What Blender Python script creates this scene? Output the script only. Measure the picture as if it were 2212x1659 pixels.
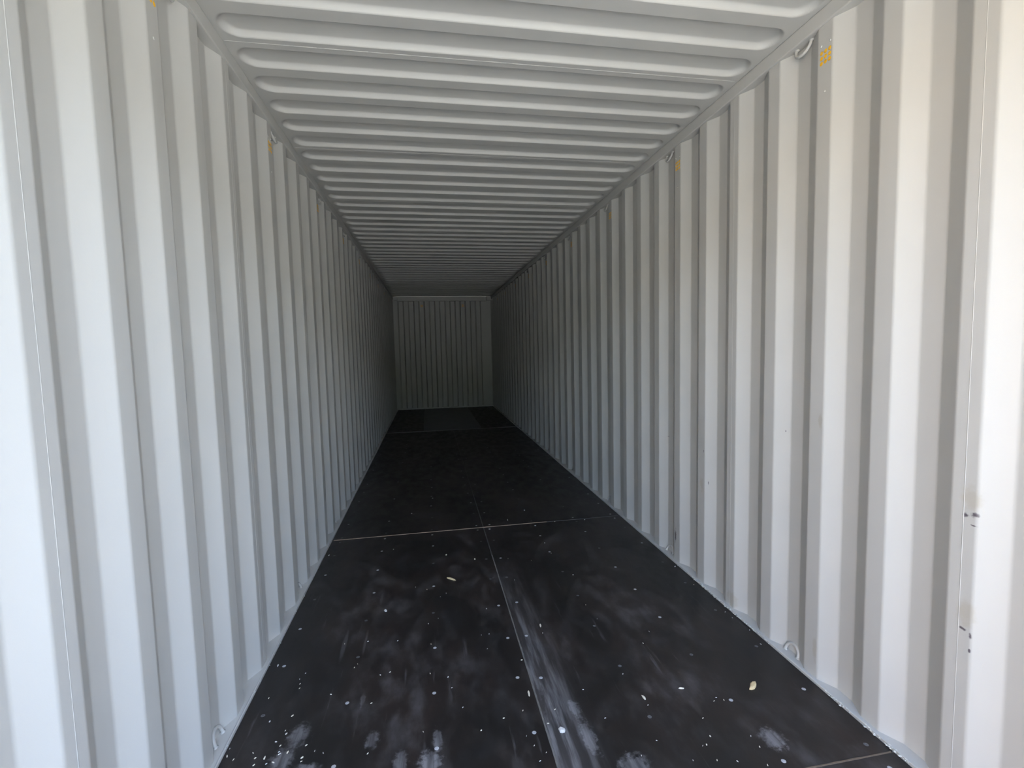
import bpy, bmesh, math, random
from mathutils import Vector, Matrix

for _o in list(bpy.data.objects):
    bpy.data.objects.remove(_o, do_unlink=True)
SC = bpy.context.scene
COL = SC.collection
random.seed(11)

# ------------------------------------------------------------------ camera
F_PX, YAW, PITCH, ROLL = 1026.718, 0.17211, -0.07476, -0.02382
CAM_X, CAM_Z = -0.3833, 1.4240
cy, sy, cp, sp = math.cos(YAW), math.sin(YAW), math.cos(PITCH), math.sin(PITCH)
fw = Vector((sy * cp, cy * cp, sp)); rt = Vector((cy, -sy, 0)); up = rt.cross(fw)
cr, sr = math.cos(ROLL), math.sin(ROLL)
R_ = rt * cr + up * sr; U_ = up * cr - rt * sr
cam_data = bpy.data.cameras.new('camera')
cam_data.sensor_fit = 'HORIZONTAL'; cam_data.sensor_width = 36.0
cam_data.lens = F_PX * 36.0 / 2212.0
cam_data.clip_start = 0.02; cam_data.clip_end = 500
cam = bpy.data.objects.new('camera', cam_data); COL.objects.link(cam)
m = Matrix((R_, U_, -fw)).transposed().to_4x4(); m.translation = Vector((CAM_X, 0.0, CAM_Z))
cam.matrix_world = m
SC.camera = cam

# ------------------------------------------------------------------ daylight
SUN_EL, SUN_AZ = math.radians(48), math.radians(62)      # azimuth from +Y (behind the end wall) towards +X
world = bpy.data.worlds.new('sky'); SC.world = world; world.use_nodes = True
wn = world.node_tree.nodes; wl = world.node_tree.links; wn.clear()
sky = wn.new('ShaderNodeTexSky'); sky.sky_type = 'NISHITA'; sky.sun_disc = False
sky.sun_elevation = SUN_EL; sky.sun_rotation = SUN_AZ
sky.air_density = 1.0; sky.dust_density = 2.0; sky.ozone_density = 1.0
bg = wn.new('ShaderNodeBackground'); bg.inputs[1].default_value = 0.30
wo = wn.new('ShaderNodeOutputWorld'); hs = wn.new('ShaderNodeHueSaturation'); hs.inputs['Saturation'].default_value = 0.85
wl.new(sky.outputs[0], hs.inputs['Color']); wl.new(hs.outputs[0], bg.inputs[0]); wl.new(bg.outputs[0], wo.inputs[0])
sun_data = bpy.data.lights.new('sun_offscreen', 'SUN'); sun_data.energy = 4.0; sun_data.angle = math.radians(0.6)
sun_data.color = (1.0, 0.95, 0.87)
sun = bpy.data.objects.new('sun_offscreen', sun_data); COL.objects.link(sun)
_d = Vector((math.sin(SUN_AZ) * math.cos(SUN_EL), math.cos(SUN_AZ) * math.cos(SUN_EL), math.sin(SUN_EL)))
sun.rotation_euler = (-_d).to_track_quat('-Z', 'Y').to_euler()
SC.view_settings.view_transform = 'Standard'
try: SC.view_settings.look = 'None'
except Exception: pass
SC.view_settings.gamma = 1.0
SC.view_settings.exposure = 3.28
SC.view_settings.use_curve_mapping = False
SC.cycles.diffuse_bounces = 10
SC.cycles.max_bounces = 14

# ------------------------------------------------------------------ dimensions (metres, camera stands at y = 0)
XP, XD = 1.176, 1.212            # proud and recessed faces of the side corrugation
Y0, Y1 = -0.30, 11.73            # door plane, end wall
ZC, ZR = 2.709, 2.647            # roof underside, underside of top side rails
FW = 1.154                       # half width of the floor
ZS = 0.006                       # shelf of the bottom rail

# ------------------------------------------------------------------ node helpers
def new_mat(name):
    mt = bpy.data.materials.new(name); mt.use_nodes = True
    nt = mt.node_tree; b = nt.nodes['Principled BSDF']
    return mt, nt, b
def nd(nt, typ, **kw):
    n = nt.nodes.new(typ)
    for k, v in kw.items():
        if k.startswith('i_'): n.inputs[k[2:].replace('_', ' ')].default_value = v
        else: setattr(n, k, v)
    return n
def mth(nt, op, a, b=None, c=None, clamp=False):
    n = nt.nodes.new('ShaderNodeMath'); n.operation = op; n.use_clamp = clamp
    for i, v in enumerate((a, b, c)):
        if v is None: continue
        if hasattr(v, 'is_output'): nt.links.new(v, n.inputs[i])
        else: n.inputs[i].default_value = v
    return n.outputs[0]
def ramp(nt, v, lo, hi, a=0.0, b=1.0, smooth=True):
    n = nt.nodes.new('ShaderNodeMapRange'); n.interpolation_type = 'SMOOTHSTEP' if smooth else 'LINEAR'
    nt.links.new(v, n.inputs['Value'])
    n.inputs['From Min'].default_value = lo; n.inputs['From Max'].default_value = hi
    n.inputs['To Min'].default_value = a; n.inputs['To Max'].default_value = b
    return n.outputs['Result']
def mixc(nt, fac, a, b):
    n = nt.nodes.new('ShaderNodeMix'); n.data_type = 'RGBA'
    if hasattr(fac, 'is_output'): nt.links.new(fac, n.inputs[0])
    else: n.inputs[0].default_value = fac
    for v, s in ((a, n.inputs[6]), (b, n.inputs[7])):
        if hasattr(v, 'is_output'): nt.links.new(v, s)
        else: s.default_value = (*v, 1.0)
    return n.outputs[2]
def noise(nt, vec, scale, detail=4.0, rough=0.55):
    n = nt.nodes.new('ShaderNodeTexNoise'); n.inputs['Scale'].default_value = scale
    n.inputs['Detail'].default_value = detail; n.inputs['Roughness'].default_value = rough
    nt.links.new(vec, n.inputs['Vector']); return n.outputs['Fac']
def scaled(nt, vec, sc, loc=(0, 0, 0), rot=(0, 0, 0)):
    n = nt.nodes.new('ShaderNodeMapping')
    n.inputs['Scale'].default_value = sc; n.inputs['Location'].default_value = loc; n.inputs['Rotation'].default_value = rot
    nt.links.new(vec, n.inputs['Vector']); return n.outputs[0]
def blob(nt, vec, c, r, nz, amount=0.8):
    """mask of an irregular stain at c with radii r"""
    s = nt.nodes.new('ShaderNodeVectorMath'); s.operation = 'SUBTRACT'; nt.links.new(vec, s.inputs[0]); s.inputs[1].default_value = c
    d = nt.nodes.new('ShaderNodeVectorMath'); d.operation = 'DIVIDE'; nt.links.new(s.outputs[0], d.inputs[0]); d.inputs[1].default_value = r
    l = nt.nodes.new('ShaderNodeVectorMath'); l.operation = 'LENGTH'; nt.links.new(d.outputs[0], l.inputs[0])
    v = mth(nt, 'ADD', l.outputs['Value'], mth(nt, 'MULTIPLY', mth(nt, 'SUBTRACT', nz, 0.5), amount * 2))
    return ramp(nt, v, 1.05, 0.35)
def summed(nt, lst):
    v = lst[0]
    for x in lst[1:]: v = mth(nt, 'MAXIMUM', v, x)
    return v
def bump(nt, h, strength, dist, b):
    n = nt.nodes.new('ShaderNodeBump'); n.inputs['Strength'].default_value = strength; n.inputs['Distance'].default_value = dist
    nt.links.new(h, n.inputs['Height']); nt.links.new(n.outputs[0], b.inputs['Normal'])

def paint(name, col, rough=0.42, marks=None):
    mt, nt, b = new_mat(name)
    pos = nd(nt, 'ShaderNodeNewGeometry').outputs['Position']
    n1 = noise(nt, pos, 1.3, 3); n2 = noise(nt, scaled(nt, pos, (60, 60, 5)), 1.0, 3)
    c = mixc(nt, ramp(nt, n1, 0.3, 0.7), [x * 0.97 for x in col], [min(1, x * 1.03) for x in col])
    c = mixc(nt, ramp(nt, n2, 0.62, 0.85, 0, 0.12), c, (0.42, 0.41, 0.38))
    if marks:
        nz = noise(nt, pos, 90, 4)
        c = mixc(nt, mth(nt, 'MULTIPLY', summed(nt, [blob(nt, pos, *mk_, nz) for mk_ in marks[0]]), .85), c, (0.05, 0.03, 0.05))
        nz2 = noise(nt, pos, 35, 4)
        c = mixc(nt, mth(nt, 'MULTIPLY', summed(nt, [blob(nt, pos, *mk_, nz2) for mk_ in marks[1]]), 0.35), c, (0.36, 0.31, 0.22))
    nt.links.new(c, b.inputs['Base Color']); b.inputs['Roughness'].default_value = rough
    bump(nt, noise(nt, pos, 420, 2), 0.05, 0.002, b)
    return mt
# scuffs: dark rubs on the wall near the door, faint brown stains further in
DARK = [((XP, 1.107, 0.905), (0.03, 0.012, 0.010)), ((XP, 1.131, 0.897), (0.03, 0.010, 0.008)),
        ((XP, 1.108, 0.872), (0.03, 0.010, 0.003)), ((XP, 1.125, 0.548), (0.03, 0.012, 0.006)),
        ((XP, 1.104, 0.535), (0.03, 0.005, 0.012)), ((XP, 1.104, 0.49), (0.03, 0.004, 0.008)),
        ((XP + .02, 1.89, 1.02), (0.03, 0.003, 0.006)), ((XP, 2.50, 0.80), (0.03, 0.004, 0.012)),
        ((XP, 2.47, 0.62), (0.03, 0.004, 0.012)), ((XP + .02, 2.98, 0.80), (0.03, 0.012, 0.006)),
        ((XP, 2.82, 0.17), (0.04, 0.012, 0.05))]
BROWN = [((XP, 1.672, 1.10), (0.03, 0.012, 0.035)), ((XP, 1.672, 0.13), (0.03, 0.014, 0.06)),
         ((XP, 2.23, 0.05), (0.05, 0.05, 0.05)), ((XP, 1.12, 0.95), (0.03, 0.03, 0.05)),
         ((XP, 1.12, 0.60), (0.03, 0.03, 0.05)), ((XP, 2.52, 0.60), (0.03, 0.02, 0.05))]
PAINT = (0.512, 0.501, 0.477)
M_WALL = paint('white_grey_wall_paint', PAINT, 0.45, (DARK, BROWN))
M_PAINT = paint('white_grey_paint', PAINT, 0.45)
M_RAIL = M_PAINT
M_RING = paint('glossier_ring_paint', PAINT, 0.3)

def simple(name, col, rough=0.6, metal=0.0, var=0.25, scale=60.0):
    mt, nt, b = new_mat(name)
    pos = nd(nt, 'ShaderNodeNewGeometry').outputs['Position']
    c = mixc(nt, noise(nt, pos, scale, 3), [x * (1 - var) for x in col], [min(1, x * (1 + var)) for x in col])
    nt.links.new(c, b.inputs['Base Color']); b.inputs['Roughness'].default_value = rough; b.inputs['Metallic'].default_value = metal
    return mt

def floor_mat():
    mt, nt, b = new_mat('black_phenolic_plywood')
    pos = nd(nt, 'ShaderNodeNewGeometry').outputs['Position']
    xyz = nd(nt, 'ShaderNodeSeparateXYZ'); nt.links.new(pos, xyz.inputs[0])
    x, y = xyz.outputs[0], xyz.outputs[1]
    n_big = noise(nt, scaled(nt, pos, (1, .6, 1)), 2.2, 5, .6)
    n_mid = noise(nt, scaled(nt, pos, (1, .5, 1)), 11, 5, .6)
    n_fine = noise(nt, pos, 70, 4, .6)
    n_str = noise(nt, scaled(nt, pos, (30, 2.4, 1), rot=(0, 0, 0.10)), 1.0, 5, .6)
    base = mixc(nt, ramp(nt, n_big, .35, .7), (0.0140, 0.0122, 0.0115), (0.030, 0.0215, 0.0190))
    # thin general film of dust
    film = mth(nt, 'MULTIPLY', ramp(nt, n_mid, .42, .75), mth(nt, 'MULTIPLY_ADD', ramp(nt, n_big, .4, .7), .13, .02))
    # dragged dust beside the middle joint
    band = mth(nt, 'MULTIPLY', mth(nt, 'MULTIPLY', ramp(nt, x, -.004, .004), ramp(nt, x, .21, .03)), ramp(nt, y, 3.3, 1.6))
    band = mth(nt, 'MULTIPLY', band, mth(nt, 'MULTIPLY_ADD', ramp(nt, n_str, .42, .68), .38, .07))
    scr = mth(nt, 'MULTIPLY', ramp(nt, n_str, .60, .78), mth(nt, 'MULTIPLY', ramp(nt, y, 4.0, 1.4), .16))
    spk = mth(nt, 'MULTIPLY', ramp(nt, n_fine, .66, .78), mth(nt, 'MULTIPLY', ramp(nt, n_mid, .45, .7), .22))
    st = [((-.912, 1.79, 0), (.045, .07, .1)), ((-.942, 1.69, 0), (.05, .06, .1)), ((-.64, 1.717, 0), (.028, .05, .1)),
          ((-.402, 1.66, 0), (.022, .07, .1)), ((-.43, 1.575, 0), (.05, .06, .1)), ((.133, 1.71, 0), (.03, .07, .1)),
          ((.14, 1.57, 0), (.035, .11, .1)), ((.256, 1.43, 0), (.07, .05, .1)), ((.025, 1.87, 0), (.018, .10, .1)),
          ((.79, 1.43, 0), (.05, .06, .1)), ((-.70, 1.93, 0), (.012, .05, .1)), ((.012, 1.6, 0), (.012, .2, .1)),
          ((-.53, 1.6, 0), (.03, .06, .1)), ((-.85, 1.63, 0), (.06, .03, .1))]
    blobs = mth(nt, 'MULTIPLY', summed(nt, [blob(nt, pos, c, r, noise(nt, pos, 45, 5, .65), 1.0) for c, r in st]), mth(nt, 'MULTIPLY_ADD', ramp(nt, n_str, .35, .7), .34, .10))
    # two faint diagonal drag marks
    drag = [((-.70, 2.75, 0), (.012, .10, .1)), ((-.84, 2.35, 0), (.012, .16, .1)), ((-.74, 2.34, 0), (.008, .10, .1))]
    dr = mth(nt, 'MULTIPLY', summed(nt, [blob(nt, pos, c, r, n_mid, .7) for c, r in drag]), .10)
    dust = mth(nt, 'ADD', summed(nt, [film, band, scr, spk, blobs, dr]), 0.0, clamp=True)
    col = mixc(nt, dust, base, (0.46, 0.44, 0.455))
    nt.links.new(col, b.inputs['Base Color'])
    nt.links.new(mth(nt, 'ADD', ramp(nt, n_mid, .3, .8, .36, .56), mth(nt, 'MULTIPLY', dust, .5)), b.inputs['Roughness'])
    b.inputs['Specular IOR Level'].default_value = 0.35
    bump(nt, n_mid, 0.06, 0.01, b)
    return mt
M_FLOOR = floor_mat()
M_STEEL = simple('dull_grey_tunnel_plate', (0.17, 0.17, 0.165), 0.6, 0.0, .25, 5)
M_BAR = simple('worn_steel_bar', (0.22, 0.22, 0.21), 0.55, 0.0, .35, 12)
M_SCREW = simple('dusty_zinc_screw', (0.42, 0.42, 0.44), 0.45, 0.0, .3, 300)
M_SCREW_D = simple('dull_screw', (0.10, 0.10, 0.105), 0.5, 0.0, .3, 300)
M_BEAD = simple('tan_joint_sealant', (0.30, 0.215, 0.155), 0.8, 0.0, .35, 40)
M_BEAD_B = simple('brown_joint_sealant', (0.13, 0.095, 0.068), 0.8, 0.0, .5, 40)
M_BEAD_G = simple('grey_joint_sealant', (0.15, 0.14, 0.13), 0.8, 0.0, .5, 25)
M_CHIP = simple('pale_wood', (0.72, 0.66, 0.55), 0.8, 0.0, .15, 200)
M_CHIP_Y = simple('yellow_wood', (0.70, 0.55, 0.32), 0.8, 0.0, .2, 150)
M_CRUMB = simple('white_crumb', (0.60, 0.58, 0.56), 0.8, 0.0, .15, 200)
M_CAULK = simple('white_caulk', (0.66, 0.66, 0.62), 0.7, 0.0, .1, 80)
M_GROUND = simple('pale_gravel_ground', (0.31, 0.315, 0.285), 0.9, 0.0, .3, 6)

M_VENT = simple('amber_plastic', (0.95, 0.50, 0.02), 0.5, 0.0, .08, 70)   # louvre behind the vent holes

# ------------------------------------------------------------------ mesh helpers
def link(o, parent=None, label=None, cat=None, group=None, kind=None):
    COL.objects.link(o)
    if parent is not None: o.parent = parent
    if label: o['label'] = label
    if cat: o['category'] = cat
    if group: o['group'] = group
    if kind: o['kind'] = kind
    return o
def mesh(name, V, Fc, mat, normals=None, smooth=False):
    if normals:   # wind every face to agree with the given normals
        V = [Vector(v) for v in V]
        Fc = [f if (V[f[1]] - V[f[0]]).cross(V[f[2]] - V[f[0]]).dot(Vector(normals[f[0]]) + Vector(normals[f[2]])) > 0 else f[::-1] for f in Fc]
    me = bpy.data.meshes.new(name); me.from_pydata([tuple(v) for v in V], [], Fc); me.update()
    if mat: me.materials.append(mat)
    if smooth or normals:
        me.polygons.foreach_set('use_smooth', [True] * len(me.polygons))
    if normals: me.normals_split_custom_set_from_vertices([tuple(Vector(n).normalized()) for n in normals])
    return me
def empty(name, loc=(0, 0, 0), **kw):
    o = bpy.data.objects.new(name, None); o.location = loc; o.empty_display_size = .1
    return link(o, **kw)
def box_data(x0, x1, y0, y1, z0, z1, bev=0.0, seg=1):
    bm = bmesh.new(); bmesh.ops.create_cube(bm, size=1)
    for v in bm.verts:
        v.co = Vector((x0 + (v.co.x + .5) * (x1 - x0), y0 + (v.co.y + .5) * (y1 - y0), z0 + (v.co.z + .5) * (z1 - z0)))
    if bev: bmesh.ops.bevel(bm, geom=bm.edges[:], offset=bev, segments=seg, profile=.5, affect='EDGES')
    return bm
def box(name, x0, x1, y0, y1, z0, z1, mat, bev=0.0, parent=None, seg=1, **kw):
    bm = box_data(x0, x1, y0, y1, z0, z1, bev, seg); me = bpy.data.meshes.new(name); bm.to_mesh(me); bm.free(); me.materials.append(mat)
    return link(bpy.data.objects.new(name, me), parent=parent, **kw)

def round_profile(pts, r, seg=3):
    """polyline (u,d) with bends rounded to radius r -> list of (u, d, nu, nd); normal = left of travel"""
    out = []
    def nrm(t): return (-t[1], t[0])
    n = len(pts)
    for i, p in enumerate(pts):
        if i in (0, n - 1):
            a, b = (pts[0], pts[1]) if i == 0 else (pts[-2], pts[-1])
            t = Vector((b[0] - a[0], b[1] - a[1])).normalized(); out.append((p[0], p[1], *nrm(t))); continue
        a = Vector(pts[i - 1]); q = Vector(p); c = Vector(pts[i + 1])
        t0 = (q - a).normalized(); t1 = (c - q).normalized()
        k = min(r, (q - a).length * .45, (c - q).length * .45)
        s, e = q - t0 * k, q + t1 * k
        for j in range(seg + 1):
            f = j / seg
            pt = s * (1 - f) ** 2 + q * 2 * f * (1 - f) + e * f * f
            t = (t0 * (1 - f) + t1 * f).normalized()
            out.append((pt.x, pt.y, *nrm(t)))
    return out

# ------------------------------------------------------------------ side walls: corrugated sheets, joined by vertical welds
P = 0.278
def depth_pts(a, b):
    """corner points of the corrugation (u = y, d = outward depth) between y = a and b"""
    pts = []
    k = math.floor((a - 1.102) / P) - 1
    raw = []
    while 1.102 + k * P < b + P:
        o = 1.102 + k * P
        raw += [(o, 0.0), (o + .070, 0.0), (o + .142, .036), (o + .212, .036)]
        k += 1
    def at(u):
        for p0, p1 in zip(raw, raw[1:]):
            if p0[0] <= u <= p1[0]:
                f = (u - p0[0]) / (p1[0] - p0[0]); return p0[1] + f * (p1[1] - p0[1])
    pts.append((a, at(a)))
    pts += [p for p in raw if a + 1e-4 < p[0] < b - 1e-4]
    pts.append((b, at(b)))
    return pts
def sheet(name, prof, z0, z1, place, mat, th=.002):
    """vertical corrugated sheet with thickness; place(u, d, z) -> world; inner face shows"""
    V, N, Fc = [], [], []
    n = len(prof)
    zs = (z0, z1)
    for (u, d, nu, ndp) in prof:
        for z in zs:
            V.append(place(u, d, z)); p0 = Vector(place(0, 0, 0)); N.append(p0 - Vector(place(nu, ndp, 0)))
    for i in range(n - 1):
        a = 2 * i; Fc.append((a, a + 2, a + 3, a + 1))
    o = len(V)
    for (u, d, nu, ndp) in prof:
        for z in zs:
            V.append(place(u + nu * th, d + ndp * th, z)); p0 = Vector(place(0, 0, 0)); N.append(Vector(place(nu, ndp, 0)) - p0)
    for i in range(n - 1):
        a = o + 2 * i; Fc.append((a, a + 1, a + 3, a + 2))
    me = mesh(name, V, Fc, mat, N)
    return me
def weld_mesh(h, r=.0014):
    V, Fc = [], []
    for i in range(13):
        z = h * i / 12; w = r * random.uniform(.8, 1.15)
        for a in (0, 45, 90, 135, 180):
            V.append((math.sin(math.radians(a)) * w * .4, math.cos(math.radians(a)) * w, z))
    for i in range(12):
        for j in range(4):
            a = i * 5 + j; Fc.append((a, a + 1, a + 6, a + 5))
    return mesh('weld_seam', V, Fc, M_PAINT, smooth=True)
WELD0, WSTEP = 1.137, 1.112
joints = [Y0] + [WELD0 + WSTEP * k for k in range(-1, 10)] + [Y1 + .01]
full = {}
for side, s in (('left', -1), ('right', 1)):
    wall = empty('wall_' + side, (s * XP, 0, 0), kind='structure',
                 label='white-grey corrugated steel side wall ' + ('with dark rub marks near the doorway' if s > 0 else 'lit bluish near the doorway'))
    def pl(u, d, z, s=s): return (s * d, u, z)
    wm = weld_mesh(ZR - ZS)
    for i, (a, b) in enumerate(zip(joints, joints[1:])):
        is_full = abs(b - a - WSTEP) < 1e-4
        if is_full and s in full: me = full[s]; off = a
        else:
            prof = round_profile(depth_pts(a, b), .006, 3)
            prof = [(u - a, d, nu, n2) for u, d, nu, n2 in prof]
            me = sheet('wall_panel', prof, ZS - .004, ZR + .004, pl, M_WALL); off = a
            if is_full: full[s] = me
        # face orientation is irrelevant for shading here, normals are set explicitly
        o = bpy.data.objects.new('wall_panel', me); o.location = (0, off, 0); link(o, parent=wall)
        if 0 < i:
            w = bpy.data.objects.new('weld_seam', wm); w.scale = (-s, 1, 1); w.location = (0, 0, ZS); link(w, parent=o)

# ------------------------------------------------------------------ end wall
FP = .247
def front_profile():
    raw = [(-1.19, 0.0)]
    x = .916 - .1235 * 16
    lev = 0
    for k in range(17):
        c = x + .1235 * k
        raw += [(c - .013, .05 * lev), (c + .013, .05 * (1 - lev))]; lev = 1 - lev
    raw.append((1.19, .05 * lev))
    return raw
fp = front_profile()
endp = sheet('wall_back', round_profile(fp, .006, 3), -0.05, 2.62, lambda u, d, z: (u, Y1 + d, z), M_PAINT)
link(bpy.data.objects.new('wall_back', endp), kind='structure', label='corrugated grey end wall at the dark far end')
tr = box('trim_1', -1.065, 1.065, Y1 - .012, Y1 + .06, 2.604, ZC + .004, M_PAINT, .004, kind='structure', label='flat header rail across the top of the end wall')
for s, nm in ((-1, 'trim_2'), (1, 'trim_3')):
    box(nm, min(s * 1.06, s * 1.22), max(s * 1.06, s * 1.22), Y1 - .07, Y1 + .06, 2.617, ZC + .003, M_PAINT, .006, kind='structure', label='square corner block at the top of the end wall')
box('baseboard_back', -1.234, 1.234, Y1 - .012, Y1 + .05, -.02, .028, M_PAINT, .003, kind='structure', label='flat steel strip along the foot of the end wall')
for s, nm in ((-1, 'trim_4'), (1, 'trim_5')):   # closed corner posts behind the end wall
    box(nm, min(s * 1.17, s * 1.235), max(s * 1.17, s * 1.235), Y1 + .004, Y1 + .08, -.1, 2.617, M_PAINT, .004, kind='structure', label='corner post behind the end wall')

# ------------------------------------------------------------------ top side rails and bottom rails
for s, nm in ((-1, 'trim_6'), (1, 'trim_7')):
    box(nm, min(s * 1.166, s * 1.236), max(s * 1.166, s * 1.236), Y0, Y1 + .05, ZR, ZC, M_RAIL, .005, seg=2, kind='structure', label='square steel rail between side wall and roof')
def bottom_rail(s, name):
    # section: slim upstand beside the floor, shelf carrying the corrugated sheet, web below
    sec = [(FW + .001, -.17), (FW + .001, .0085), (FW + .0025, .0100), (FW + .0065, .0100), (FW + .008, .0085), (FW + .0085, .0065),
           (FW + .011, ZS), (1.232, ZS), (1.232, -.17)]
    V, Fc = [], []
    ys = [Y0 + (Y1 - Y0 + .04) * i / 60 for i in range(61)]
    rnd = random.Random(4 + s)
    for y in ys:
        for j, (x, z) in enumerate(sec):
            V.append((s * x, y, z + (rnd.uniform(-.0009, .0009) if 1 <= j <= 5 else 0)))
    n = len(sec)
    for i in range(len(ys) - 1):
        for j in range(n):
            a = i * n + j; b = i * n + (j + 1) % n
            Fc.append((a, b, b + n, a + n) if s < 0 else (a, a + n, b + n, b))
    Fc.append(tuple(range(n)) if s > 0 else tuple(range(n - 1, -1, -1)))
    o = bpy.data.objects.new(name, mesh(name, V, Fc, M_PAINT))
    return link(o, kind='structure', label='white steel bottom rail edging the black floor')
bb = {s: bottom_rail(s, 'baseboard_' + n) for s, n in ((-1, 'left'), (1, 'right'))}
def caulk(s, spans, cnt, seed):
    """crumbling bead of white caulk along the floor joint"""
    rnd = random.Random(seed); V, Fc = [], []
    for _ in range(cnt):
        a, b = rnd.choice(spans); y = rnd.uniform(a, b); x = s * (FW - .002 + rnd.uniform(-.004, .007)); r = rnd.uniform(.002, .0048); z = .008 + rnd.uniform(-.006, .003)
        o = len(V)
        for dx, dy, dz in ((1, 0, 0), (-1, 0, 0), (0, 1, 0), (0, -1, 0), (0, 0, 1), (0, 0, -1)):
            k = r * rnd.uniform(.6, 1.2); V.append((x + dx * k, y + dy * k * 1.6, z + dz * k * .8))
        for f in ((0, 2, 4), (2, 1, 4), (1, 3, 4), (3, 0, 4), (2, 0, 5), (1, 2, 5), (3, 1, 5), (0, 3, 5)): Fc.append(tuple(o + q for q in f))
    ob = bpy.data.objects.new('caulk_crumbs', mesh('caulk_crumbs', V, Fc, M_CAULK)); link(ob, parent=bb[s], kind='stuff', label='crumbling white caulk along the floor edge')
caulk(1, [(1.25, 1.6), (1.9, 2.75), (2.0, 2.6), (2.0, 2.4)], 210, 5)
caulk(-1, [(1.4, 3.4)], 26, 6)

# ------------------------------------------------------------------ roof: pressed panels with closed grooves
RP = .209
def roof_panel_mesh(a, b):
    xe = 1.143
    r, w1, w2, dep = .0715, .0195, .066, .023
    ys = set((a, b))
    c = 2.1125
    k0 = math.floor((a - c) / RP) - 1
    cs = [c + RP * k for k in range(k0, k0 + int((b - a) / RP) + 4)]
    offs = (0, .012, .024, .036, .044, .049, .0525, .056, .060, .064, .068, .0715, .0730)
    for q in cs:
        for o in offs:
            for sg in (-1, 1):
                if a < q + sg * o < b: ys.add(round(q + sg * o, 5))
    ys = sorted(ys)
    xr = [0, .3, .6, .9, 1.02] + [1.055 + .006 * i for i in range(16)] + [1.1485, 1.165, 1.20]
    xs = sorted(set([-v for v in xr] + xr))
    segx = xe - r
    V = []
    inside = [q for q in cs if a - .001 <= q - r and q + r <= b + .001]
    for y in ys:
        q = min(inside, key=lambda t: abs(t - y)) if inside else None
        for x in xs:
            z = 0
            if q is not None:
                dx = max(0, abs(x) - segx); d = math.hypot(dx, y - q)
                t1 = min(1, max(0, (r - d) / w1)); t2 = min(1, max(0, (r - d) / w2))
                z = dep * (.80 * (t1 * (1.55 - .55 * t1)) + .20 * (1 - (1 - t2) ** 2))
            V.append((x, y - a, z))
    nx = len(xs)
    Fc = [(i * nx + j, (i + 1) * nx + j, (i + 1) * nx + j + 1, i * nx + j + 1) for i in range(len(ys) - 1) for j in range(nx - 1)]
    return mesh('roof_panel', V, Fc, M_PAINT, smooth=True)
roof = empty('ceiling', (0, 0, ZC), kind='structure', label='grey steel roof pressed into cross grooves')
rj0 = 2.2135
rj = [rj0 + 1.045 * k for k in range(-2, 10)]
rj = [Y0] + [v for v in rj if v > Y0 + .05] + [Y1 + .08]
rfull = None
rnd = random.Random(9)
for i, (a, b) in enumerate(zip(rj, rj[1:])):
    isf = abs(b - a - 1.045) < 1e-4
    if isf and rfull: me = rfull
    else:
        me = roof_panel_mesh(a, b)
        if isf: rfull = me
    o = bpy.data.objects.new('roof_panel', me); o.location = (0, a, 0); link(o, parent=roof)
    if i:   # weld between roof panels: broken thin bead
        V, Fc = [], []
        x = -1.16
        while x < 1.15:
            x2 = x + .03; r1 = rnd.uniform(.0006, .0019)
            o_ = len(V)
            V += [(x, -r1 * 1.5, .0003), (x2, -r1 * 1.5, .0003), (x2, 0, -r1), (x, 0, -r1), (x2, r1 * 1.5, .0003), (x, r1 * 1.5, .0003)]
            Fc += [(o_, o_ + 1, o_ + 2, o_ + 3), (o_ + 3, o_ + 2, o_ + 4, o_ + 5)]; x = x2
        w = bpy.data.objects.new('weld_seam', mesh('weld_seam', V, Fc, M_PAINT)); link(w, parent=o)
# weatherproof top skin over the roof edges
for s, nm in ((-1, 'trim_8'), (1, 'trim_9')):
    box(nm, min(s * 1.17, s * 1.236), max(s * 1.17, s * 1.236), Y0, Y1 + .05, ZC + .0015, ZC + .012, M_RAIL, 0, kind='structure', label='flat steel flange capping the roof edge')

# ------------------------------------------------------------------ door frame behind the camera
box('trim_10', -1.236, 1.236, Y0 - .12, Y0, 2.60, ZC + .03, M_PAINT, .008, kind='structure', label='steel door header over the open end')
for s, nm in ((-1, 'trim_11'), (1, 'trim_12')):
    box(nm, min(s * 1.165, s * 1.236), max(s * 1.165, s * 1.236), Y0 - .12, Y0, -.17, 2.60, M_PAINT, .008, kind='structure', label='steel door post at the open end')
box('trim_13', -1.165, 1.165, Y0 - .12, Y0, -.17, .0, M_BAR, .004, kind='structure', label='steel door sill at the open end')
g = bpy.data.objects.new('ground', mesh('ground', [(-60, -60, -.17), (60, -60, -.17), (60, 60, -.17), (-60, 60, -.17)], [(0, 1, 2, 3)], M_GROUND))
link(g, kind='structure', label='pale gravel ground outside')

M_TREE_SCREEN = simple('added_screen_foliage', (0.045, 0.06, 0.03), 0.9, 0.0, .5, 1.5)
def added_tree_screen():  # unseen trees added to block low sky light, darkening the far end
    rnd_ = random.Random(3); V, Fc = [], []
    nx_, nz_ = 90, 8
    for i in range(nx_ + 1):
        a = math.radians(-75 + 150 * i / nx_); top = rnd_.uniform(6.0, 8.5)
        for k in range(nz_ + 1):
            f = k / nz_; r_ = 24 + rnd_.uniform(-.7, .7) + 2.5 * f * f
            V.append((r_ * math.sin(a), -r_ * math.cos(a), -.17 + top * f))
    for i in range(nx_):
        for k in range(nz_):
            a = i * (nz_ + 1) + k; Fc.append((a, a + 1, a + nz_ + 2, a + nz_ + 1))
    return mesh('added_tree_screen', V, Fc, M_TREE_SCREEN)
link(bpy.data.objects.new('added_tree_screen', added_tree_screen()), kind='structure', label='added dark trees outside, blocking low sky light')

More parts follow.
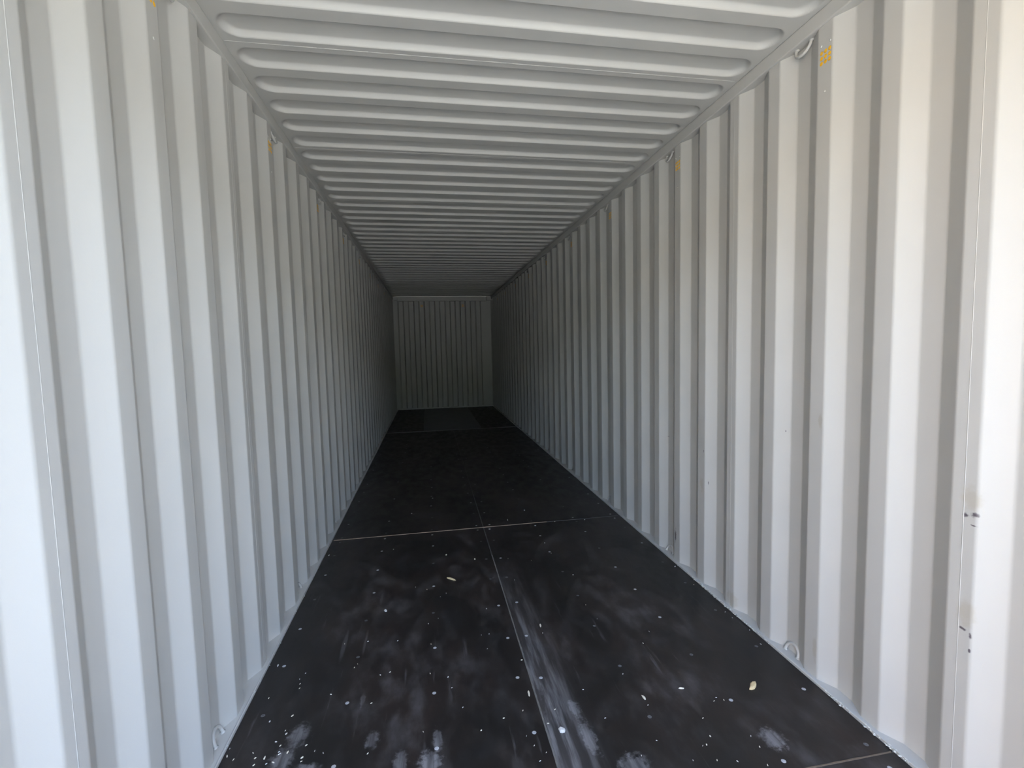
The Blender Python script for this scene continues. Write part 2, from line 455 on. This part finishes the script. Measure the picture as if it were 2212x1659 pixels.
M_BOUNCE_SHED = simple('tan_bounce_cladding', (0.60, 0.44, 0.27), 0.8, 0.0, .06, 2)
box('added_bounce_shed', -24, -12, -34, -1, -.17, 6.0, M_BOUNCE_SHED, .05, kind='structure', label='added tan shed outside, bouncing warm light inwards')  # unseen shed added so its sunlit side warms the right wall
box('added_bounce_shed_roof', -24.4, -11.6, -34.4, -.6, 6.0, 6.3, M_BAR, .05, kind='structure', label='flat roof of the added tan shed outside')

# ------------------------------------------------------------------ floor
floor = empty('floor', (0, 0, 0), kind='structure', label='black film-faced plywood floor of big boards')
rows = [-1.10, 1.302, 3.700, 6.095, 8.44]
screw_rows = [1.62 + .3015 * k for k in range(-5, 23)]
def screw_mesh(mat):
    V, Fc = [(0, 0, .0012)], []
    n = 12
    for r, z in ((.0035, .0012), (.0062, .0010), (.0082, .0002)):
        for i in range(n): V.append((r * math.cos(2 * math.pi * i / n), r * math.sin(2 * math.pi * i / n), z))
    V[0] = (0, 0, .0004)
    for i in range(n):
        j = (i + 1) % n; Fc.append((0, 1 + i, 1 + j))
        for k in range(2): Fc.append((1 + k * n + i, 1 + (k + 1) * n + i, 1 + (k + 1) * n + j, 1 + k * n + j))
    return mesh('screw', V, Fc, mat)
SM = screw_mesh(M_SCREW); SMD = screw_mesh(M_SCREW_D)
rnd = random.Random(21)
grid = []
for a, b in zip(rows, rows[1:]):
    a = max(a, Y0)
    for s in (-1, 1):
        p = box('floor_panel', min(s * .003, s * FW), max(s * .003, s * FW), a + .003, b - .003, -.028, 0, M_FLOOR, .0012, parent=floor)
        for y in screw_rows:
            yy = y
            if abs(y - a) < .045: yy = a + .05
            if abs(y - b) < .045: yy = b - .05
            if not (a + .02 < yy < b - .02): continue
            for x in (.05, .405, .757, 1.085):
                bright = rnd.random() < .62
                sc = bpy.data.objects.new('screw', SM if bright else SMD)
                xx = s * (x + rnd.uniform(-.006, .006)); y2 = yy + rnd.uniform(-.012, .012)
                sc.location = (xx, y2, 0); sc.rotation_euler = (0, 0, rnd.uniform(0, 3)); link(sc, parent=p); grid.append((xx, y2))
box('subfloor', -FW, FW, Y0, Y1 + .04, -.12, -.03, M_BAR, 0, parent=floor)
ys0, ys1 = 8.475, Y1 - .012
for s in (-1, 1):
    box('floor_panel', min(s * .518, s * FW), max(s * .518, s * FW), ys0 + .003, ys1, -.028, 0, M_FLOOR, .0012, parent=floor)
box('tunnel_plate', -.515, .515, ys0 + .003, ys1, -.012, .001, M_STEEL, .001, parent=floor, label='dull grey steel plate between the black boards')
box('threshold_bar', -FW, FW, 8.442, 8.474, -.02, .004, M_BAR, .002, parent=floor, label='narrow worn steel bar across the floor')
def bead(name, pts, w, mat, z=.0006, seed=1, parent=floor, lab=None):
    """sealant squeezed out of a joint: ragged low strip along pts"""
    r_ = random.Random(seed); V, Fc = [], []
    A, B = Vector(pts[0]), Vector(pts[1]); t = (B - A).normalized(); n_ = Vector((-t.y, t.x)); L = (B - A).length; N = int(L / .018)
    for i in range(N + 1):
        c = A + t * (L * i / N); k = w * r_.uniform(.55, 1.2)
        for f, h in ((-1, -.002), (-.5, z), (.5, z * 1.4), (1, -.002)):
            q = c + n_ * (k * f * .5 + r_.uniform(-1, 1) * w * .06); V.append((q.x, q.y, h))
    for i in range(N):
        for j in range(3):
            a = i * 4 + j; Fc.append((a, a + 1, a + 5, a + 4))
    link(bpy.data.objects.new(name, mesh(name, V, Fc, mat)), parent=parent, label=lab)
bead('joint_sealant', ((.0, Y0), (.0, 3.18)), .011, M_BEAD_G, lab='grey-tan sealant in the middle joint')
bead('joint_sealant', ((.0, 3.19), (.0, 4.6)), .006, M_SCREW_D, seed=2)
bead('joint_sealant', ((.0, 4.61), (.0, 8.43)), .006, M_FLOOR, .0002, seed=8)
bead('joint_sealant', ((-FW + .01, 3.700), (.52, 3.700)), .010, M_BEAD, .0022, seed=3, lab='thin tan sealant line across the floor')
bead('joint_sealant', ((.53, 3.700), (FW - .01, 3.700)), .006, M_SCREW_D, .0003, seed=4)
bead('joint_sealant', ((.30, 1.302), (FW - .01, 1.302)), .009, M_BEAD_B, .001, seed=5)
bead('joint_sealant', ((-FW + .01, 1.302), (.29, 1.302)), .008, M_BEAD_G, .0004, seed=6)

# ------------------------------------------------------------------ lashing rings
def ring_mesh(up):
    """U of 10 mm round bar in the plane of the wall; feet at z = 0, bow away from the rail"""
    n, R, r, leg = 22, .037, .0066, .008
    path = [(0, -R, 0), (0, -R, leg)]
    path += [(0, -R * math.cos(math.pi * i / n), leg + R * math.sin(math.pi * i / n)) for i in range(1, n)]
    path += [(0, R, leg), (0, R, 0)]
    V, Fc, k = [], [], 8
    for i, p in enumerate(path):
        p = Vector(p); a = Vector(path[max(0, i - 1)]); b = Vector(path[min(len(path) - 1, i + 1)]); t = (b - a).normalized()
        u = Vector((1, 0, 0)); v = t.cross(u)
        for j in range(k):
            q = p + (u * math.cos(2 * math.pi * j / k) + v * math.sin(2 * math.pi * j / k)) * r
            V.append((q.x, q.y, q.z if up else -q.z))
    for i in range(len(path) - 1):
        for j in range(k):
            a = i * k + j; b = i * k + (j + 1) % k; Fc.append((a, b, b + k, a + k) if up else (a, a + k, b + k, b))
    return mesh('bow', V, Fc, M_RING, smooth=True)
def blob_weld(up):
    V, Fc = [], []
    n = 8
    for r, z in ((.0095, 0), (.0085, .003), (.006, .006)):
        for i in range(n):
            V.append((r * math.cos(2 * math.pi * i / n) * random.uniform(.85, 1.15), r * math.sin(2 * math.pi * i / n) * 1.2, z if up else -z))
    for k in range(2):
        for i in range(n):
            j = (i + 1) % n; f = (k * n + i, k * n + j, (k + 1) * n + j, (k + 1) * n + i); Fc.append(f if up else f[::-1])
    return mesh('weld_foot', V, Fc, M_RING, smooth=True)
RM = {True: ring_mesh(True), False: ring_mesh(False)}; WM = {True: blob_weld(True), False: blob_weld(False)}
ORD = ['first', 'second', 'third', 'fourth', 'fifth', 'sixth', 'seventh', 'eighth', 'ninth']
for s in (-1, 1):
    wn_ = 'wall with dark rub marks' if s > 0 else 'bluish-lit wall'
    for up_ in (False, True):
        for n in range(9):
            y = 1.835 + WSTEP * n
            t = empty('lashing_ring', (s * 1.196, y - .012, ZS if up_ else ZR))
            t.rotation_euler = (0, (s * .30) * (1 if up_ else 1), random.uniform(-.08, .08))
            where = 'on the floor-edge rail' if up_ else 'under the roof rail'
            if n == 0 and not up_:
                lab = 'white steel lashing ring beside the bright yellow vent holes' if s > 0 else 'white steel lashing ring under roof rail, facing the bright yellow vent holes'
            elif n == 0: lab = 'white lashing ring %s, %s, nearest the doorway' % (where, wn_)
            else: lab = '%s lashing ring from the doorway, %s, %s' % (ORD[n], where, wn_)
            t['label'] = lab; t['category'] = 'lashing ring'
            t['group'] = ('lower' if up_ else 'upper') + ' lashing rings along the ' + wn_
            link(bpy.data.objects.new('bow', RM[up_]), parent=t)
            for e in (-1, 1):
                w = bpy.data.objects.new('weld_foot', WM[up_]); w.location = (0, e * .037, 0); link(w, parent=t)

# ------------------------------------------------------------------ vents: nine drilled holes closed by an amber louvre, riveted
def disc(name, r, h, mat, n=14):
    V, Fc = [(h, 0, 0)], []
    for rr, hh in ((r * .8, h), (r, h * .2), (r * 1.12, 0)):
        for i in range(n): V.append((hh, rr * math.cos(2 * math.pi * i / n), rr * math.sin(2 * math.pi * i / n)))
    for i in range(n):
        j = (i + 1) % n; Fc.append((0, 1 + i, 1 + j))
        for k in range(2): Fc.append((1 + k * n + i, 1 + (k + 1) * n + i, 1 + (k + 1) * n + j, 1 + k * n + j))
    return mesh(name, V, Fc, mat)
HO = disc('vent_hole', .0068, .0008, M_VENT); RV = disc('rivet', .0045, .003, M_RING, 10)
def vent(loc, rz, hole, label, group):
    t = empty('wall_vent', loc); t.rotation_euler = (0, 0, rz); t['label'] = label; t['category'] = 'vent'; t['group'] = group
    for i in (-1, 0, 1):
        for j in (-1, 0, 1):
            h = bpy.data.objects.new('vent_hole', hole); h.location = (.0005, i * .019, j * .0195); link(h, parent=t)
    for y, z in ((-.021, .047), (.021, .047), (0, -.131)):
        r_ = bpy.data.objects.new('rivet', RV); r_.location = (.0005, y, z); link(r_, parent=t)
for s in (-1, 1):
    wn_ = 'wall with dark rub marks' if s > 0 else 'bluish-lit wall'
    for n in range(9):
        y = 1.690 + WSTEP * n
        lit = s > 0 and n == 0
        if lit: lab = 'nine bright yellow vent holes high on the wall'
        else: lab = '%s dull orange vent cluster from the doorway, high on %s' % (ORD[n], wn_)
        vent((s * XP, y, 2.526), math.pi if s > 0 else 0.0, HO, lab, 'vents along the ' + wn_)
for x in (-.50, .485):
    vent((x, Y1, 2.49), -math.pi / 2, HO, 'tiny orange vent holes high on the end wall, towards the ' + ('bluish-lit wall' if x < 0 else 'wall with dark rub marks'), 'vents on the end wall')

# ------------------------------------------------------------------ things lying on the floor
def chip_mesh(name, lx, ly, lz, mat, seed, n=7):
    r_ = random.Random(seed); V, Fc = [], []
    for z, k in ((0, 1.0), (lz * .6, .95), (lz, .6)):
        for i in range(n):
            a = 2 * math.pi * i / n; q = random.Random(seed * 31 + i).uniform(.72, 1.15) * k
            V.append((lx * .5 * q * math.cos(a), ly * .5 * q * math.sin(a), z + (r_.uniform(-.12, .12) * lz if z else 0)))
    for k in range(2):
        for i in range(n):
            j = (i + 1) % n; Fc.append((k * n + i, k * n + j, (k + 1) * n + j, (k + 1) * n + i))
    Fc.append(tuple(range(2 * n, 3 * n))); Fc.append(tuple(range(n - 1, -1, -1)))
    return mesh(name, V, Fc, mat)
def piece(name, p, q, wid, hgt, mat, label, cat, seed):
    A, B = Vector(p), Vector(q); d = B - A
    o = bpy.data.objects.new(name, chip_mesh(name, d.length, wid, hgt, mat, seed, 9)); c = (A + B) / 2
    o.location = (c.x, c.y, .0); o.rotation_euler = (0, 0, math.atan2(d.y, d.x)); link(o, label=label, cat=cat)
piece('wood_splinter', (-.325, 2.918), (-.270, 2.868), .018, .006, M_CHIP_Y, 'long pale yellow wood splinter lying alone on the black floor', 'splinter', 3)
piece('wood_chip', (.872, 1.664), (.918, 1.698), .026, .009, M_CHIP_Y, 'broad yellowish wood chip near the floor edge', 'wood chip', 4)
piece('wood_splinter', (-.025, 1.848), (-.027, 1.811), .009, .004, M_CHIP, 'whitish splinter beside the middle floor joint', 'splinter', 5)
piece('wood_splinter', (.424, 1.727), (.428, 1.697), .010, .004, M_CHIP, 'upright-pointing whitish splinter beside a grey dust smudge', 'splinter', 6)
piece('wood_splinter', (.588, 1.732), (.610, 1.727), .010, .004, M_CHIP, 'short cream splinter lying crosswise on the floor', 'splinter', 7)
piece('wood_splinter', (.134, 2.303), (.131, 2.274), .010, .004, M_CHIP, 'cream splinter beside the dusty middle floor joint', 'splinter', 8)
piece('plaster_crumb', (.042, 1.622), (.069, 1.613), .024, .010, M_CRUMB, 'lumpy white crumb beside the middle floor joint', 'crumb', 9)
SPECKS = [(-1.125,3.431,10.1), (-0.392,3.430,14.1), (-0.312,3.250,11.4), (-0.682,3.431,5.0), (-0.756,3.124,9.2), (-0.123,3.139,11.1), (-0.051,3.123,10.1), (0.046,3.116,8.2),
          (-0.511,2.836,7.5), (-0.443,2.792,4.9), (-0.407,2.823,8.3), (-0.332,2.722,9.6), (-0.366,2.690,4.7), (-0.667,2.604,19.9), (-0.383,2.467,6.5), (-0.120,2.506,8.8),
          (-0.435,2.429,3.6), (-0.174,2.272,5.3), (-0.135,2.273,8.7), (-0.053,2.221,9.8), (-0.728,2.337,8.2), (-0.839,2.341,5.5), (-0.584,2.312,6.1), (-0.422,2.250,5.9),
          (-0.762,2.227,13.1), (-0.754,2.171,7.6), (-0.765,2.148,5.0), (-1.114,2.236,14.4), (-0.975,2.154,6.3), (-0.991,2.119,7.5), (-0.982,2.086,4.3), (-0.976,2.058,3.6),
          (-0.603,2.083,6.1), (-0.644,2.073,6.7), (-0.427,2.037,8.4), (-0.350,1.998,7.6), (-0.337,1.928,6.8), (-0.836,1.992,7.0), (-1.088,2.022,4.2), (-0.664,1.906,5.6),
          (-0.299,1.808,4.8), (-0.964,1.899,8.9), (-1.043,1.887,7.2), (-0.969,1.827,6.4), (-0.961,1.810,9.6), (-0.988,1.778,7.3), (-0.967,1.756,6.2), (-0.874,1.739,8.2),
          (-1.054,1.742,5.1), (-0.932,1.719,10.1), (-0.963,1.728,6.1), (-0.959,1.718,8.1), (-0.837,1.707,6.5), (-0.805,1.692,6.0), (-0.648,1.657,3.9), (-1.006,1.710,11.0),
          (-1.039,1.717,4.0), (-0.875,1.686,7.4), (-0.873,1.670,3.9), (-0.970,1.685,9.9), (-0.992,1.684,4.9), (-1.034,1.687,6.9), (-1.113,1.726,6.6), (-1.141,1.745,8.7),
          (-1.145,1.780,5.2), (-0.454,1.716,3.0), (-0.148,1.720,3.5), (0.403,3.295,4.8), (0.405,3.112,4.6), (0.247,3.033,5.3), (0.400,2.815,6.6), (0.458,2.777,4.9),
          (0.089,2.792,6.6), (0.043,2.818,5.0), (0.755,2.517,4.4), (0.402,2.517,8.9), (0.423,2.427,2.8), (0.437,2.285,4.7), (0.650,2.124,8.1), (0.129,2.224,3.9),
          (0.758,2.213,7.8), (0.579,2.043,3.0), (1.129,2.741,9.7), (1.100,2.533,5.9), (1.117,2.501,5.9), (1.120,2.202,5.2), (1.123,2.145,3.8), (1.139,2.032,4.2),
          (1.116,1.921,4.5), (-0.014,2.043,7.2), (0.399,1.861,3.3), (0.200,1.805,4.2), (-0.068,1.743,6.6), (-0.148,1.720,4.0), (0.057,1.723,4.6), (0.424,1.671,3.9),
          (0.709,1.653,2.9), (0.731,1.635,2.9), (0.597,1.567,3.2), (0.576,1.485,2.6), (0.719,1.457,4.7), (-0.060,1.573,5.1), (-0.025,1.536,5.9), (-0.055,1.506,5.3),
          (0.234,1.642,2.9), (0.377,1.506,3.1), (0.296,1.458,6.0), (0.526,1.453,3.8), (0.542,1.454,3.4), (0.718,1.409,4.5), (0.460,1.405,4.9), (0.540,1.389,6.1),
          (0.605,1.372,5.6), (0.694,1.338,7.1), (-0.158,2.157,3.8), (-0.240,1.679,3.4), (-0.079,1.620,2.4), (0.690,1.638,2.4), (0.013,1.661,2.4), (-0.394,4.561,12.8),
          (-0.579,4.170,10.3), (0.398,4.013,8.5), (0.836,3.671,7.8), (0.404,3.291,5.8), (0.099,3.096,6.5), (-0.684,3.431,6.0), (0.460,2.777,5.9), (0.754,2.515,5.3),
          (0.214,3.814,18.8), (0.587,3.689,9.1)]
CM = [chip_mesh('debris_fleck', 1, .30 + .08 * (i % 5), .24, (M_CHIP, M_CRUMB)[i % 2], 40 + i, 6) for i in range(8)]
rnd = random.Random(77)
for x, y, sz in SPECKS:
    if min((x - a) ** 2 + (y - b) ** 2 for a, b in grid) < .022 ** 2: continue
    if abs(x) < .009: x = .014
    L = max(6, sz) * .001 * rnd.uniform(1.2, 1.55)
    ci = rnd.randrange(8)
    o = bpy.data.objects.new('debris_fleck', CM[ci]); o.location = (x, y, 0); o.scale = (L, L, L)
    o.rotation_euler = (0, 0, rnd.gauss(.9, .7)); zone = ('beyond the tan line across the floor' if y > 3.70 else 'at the floor edge under the bluish-lit wall' if x < -.90 else
            'at the floor edge under the wall with rub marks' if x > 1.0 else 'close to the middle floor joint' if abs(x) < .2 else
            'halfway between middle joint and bluish-lit wall' if x < 0 else 'halfway between middle joint and rub-marked wall')
    lab = ('cream wood' if ci % 2 == 0 else 'whitish') + (' sliver ' if L > .0085 else ' speck ') + zone
    link(o, label=lab, cat='debris', group='pale flecks scattered over the floor')
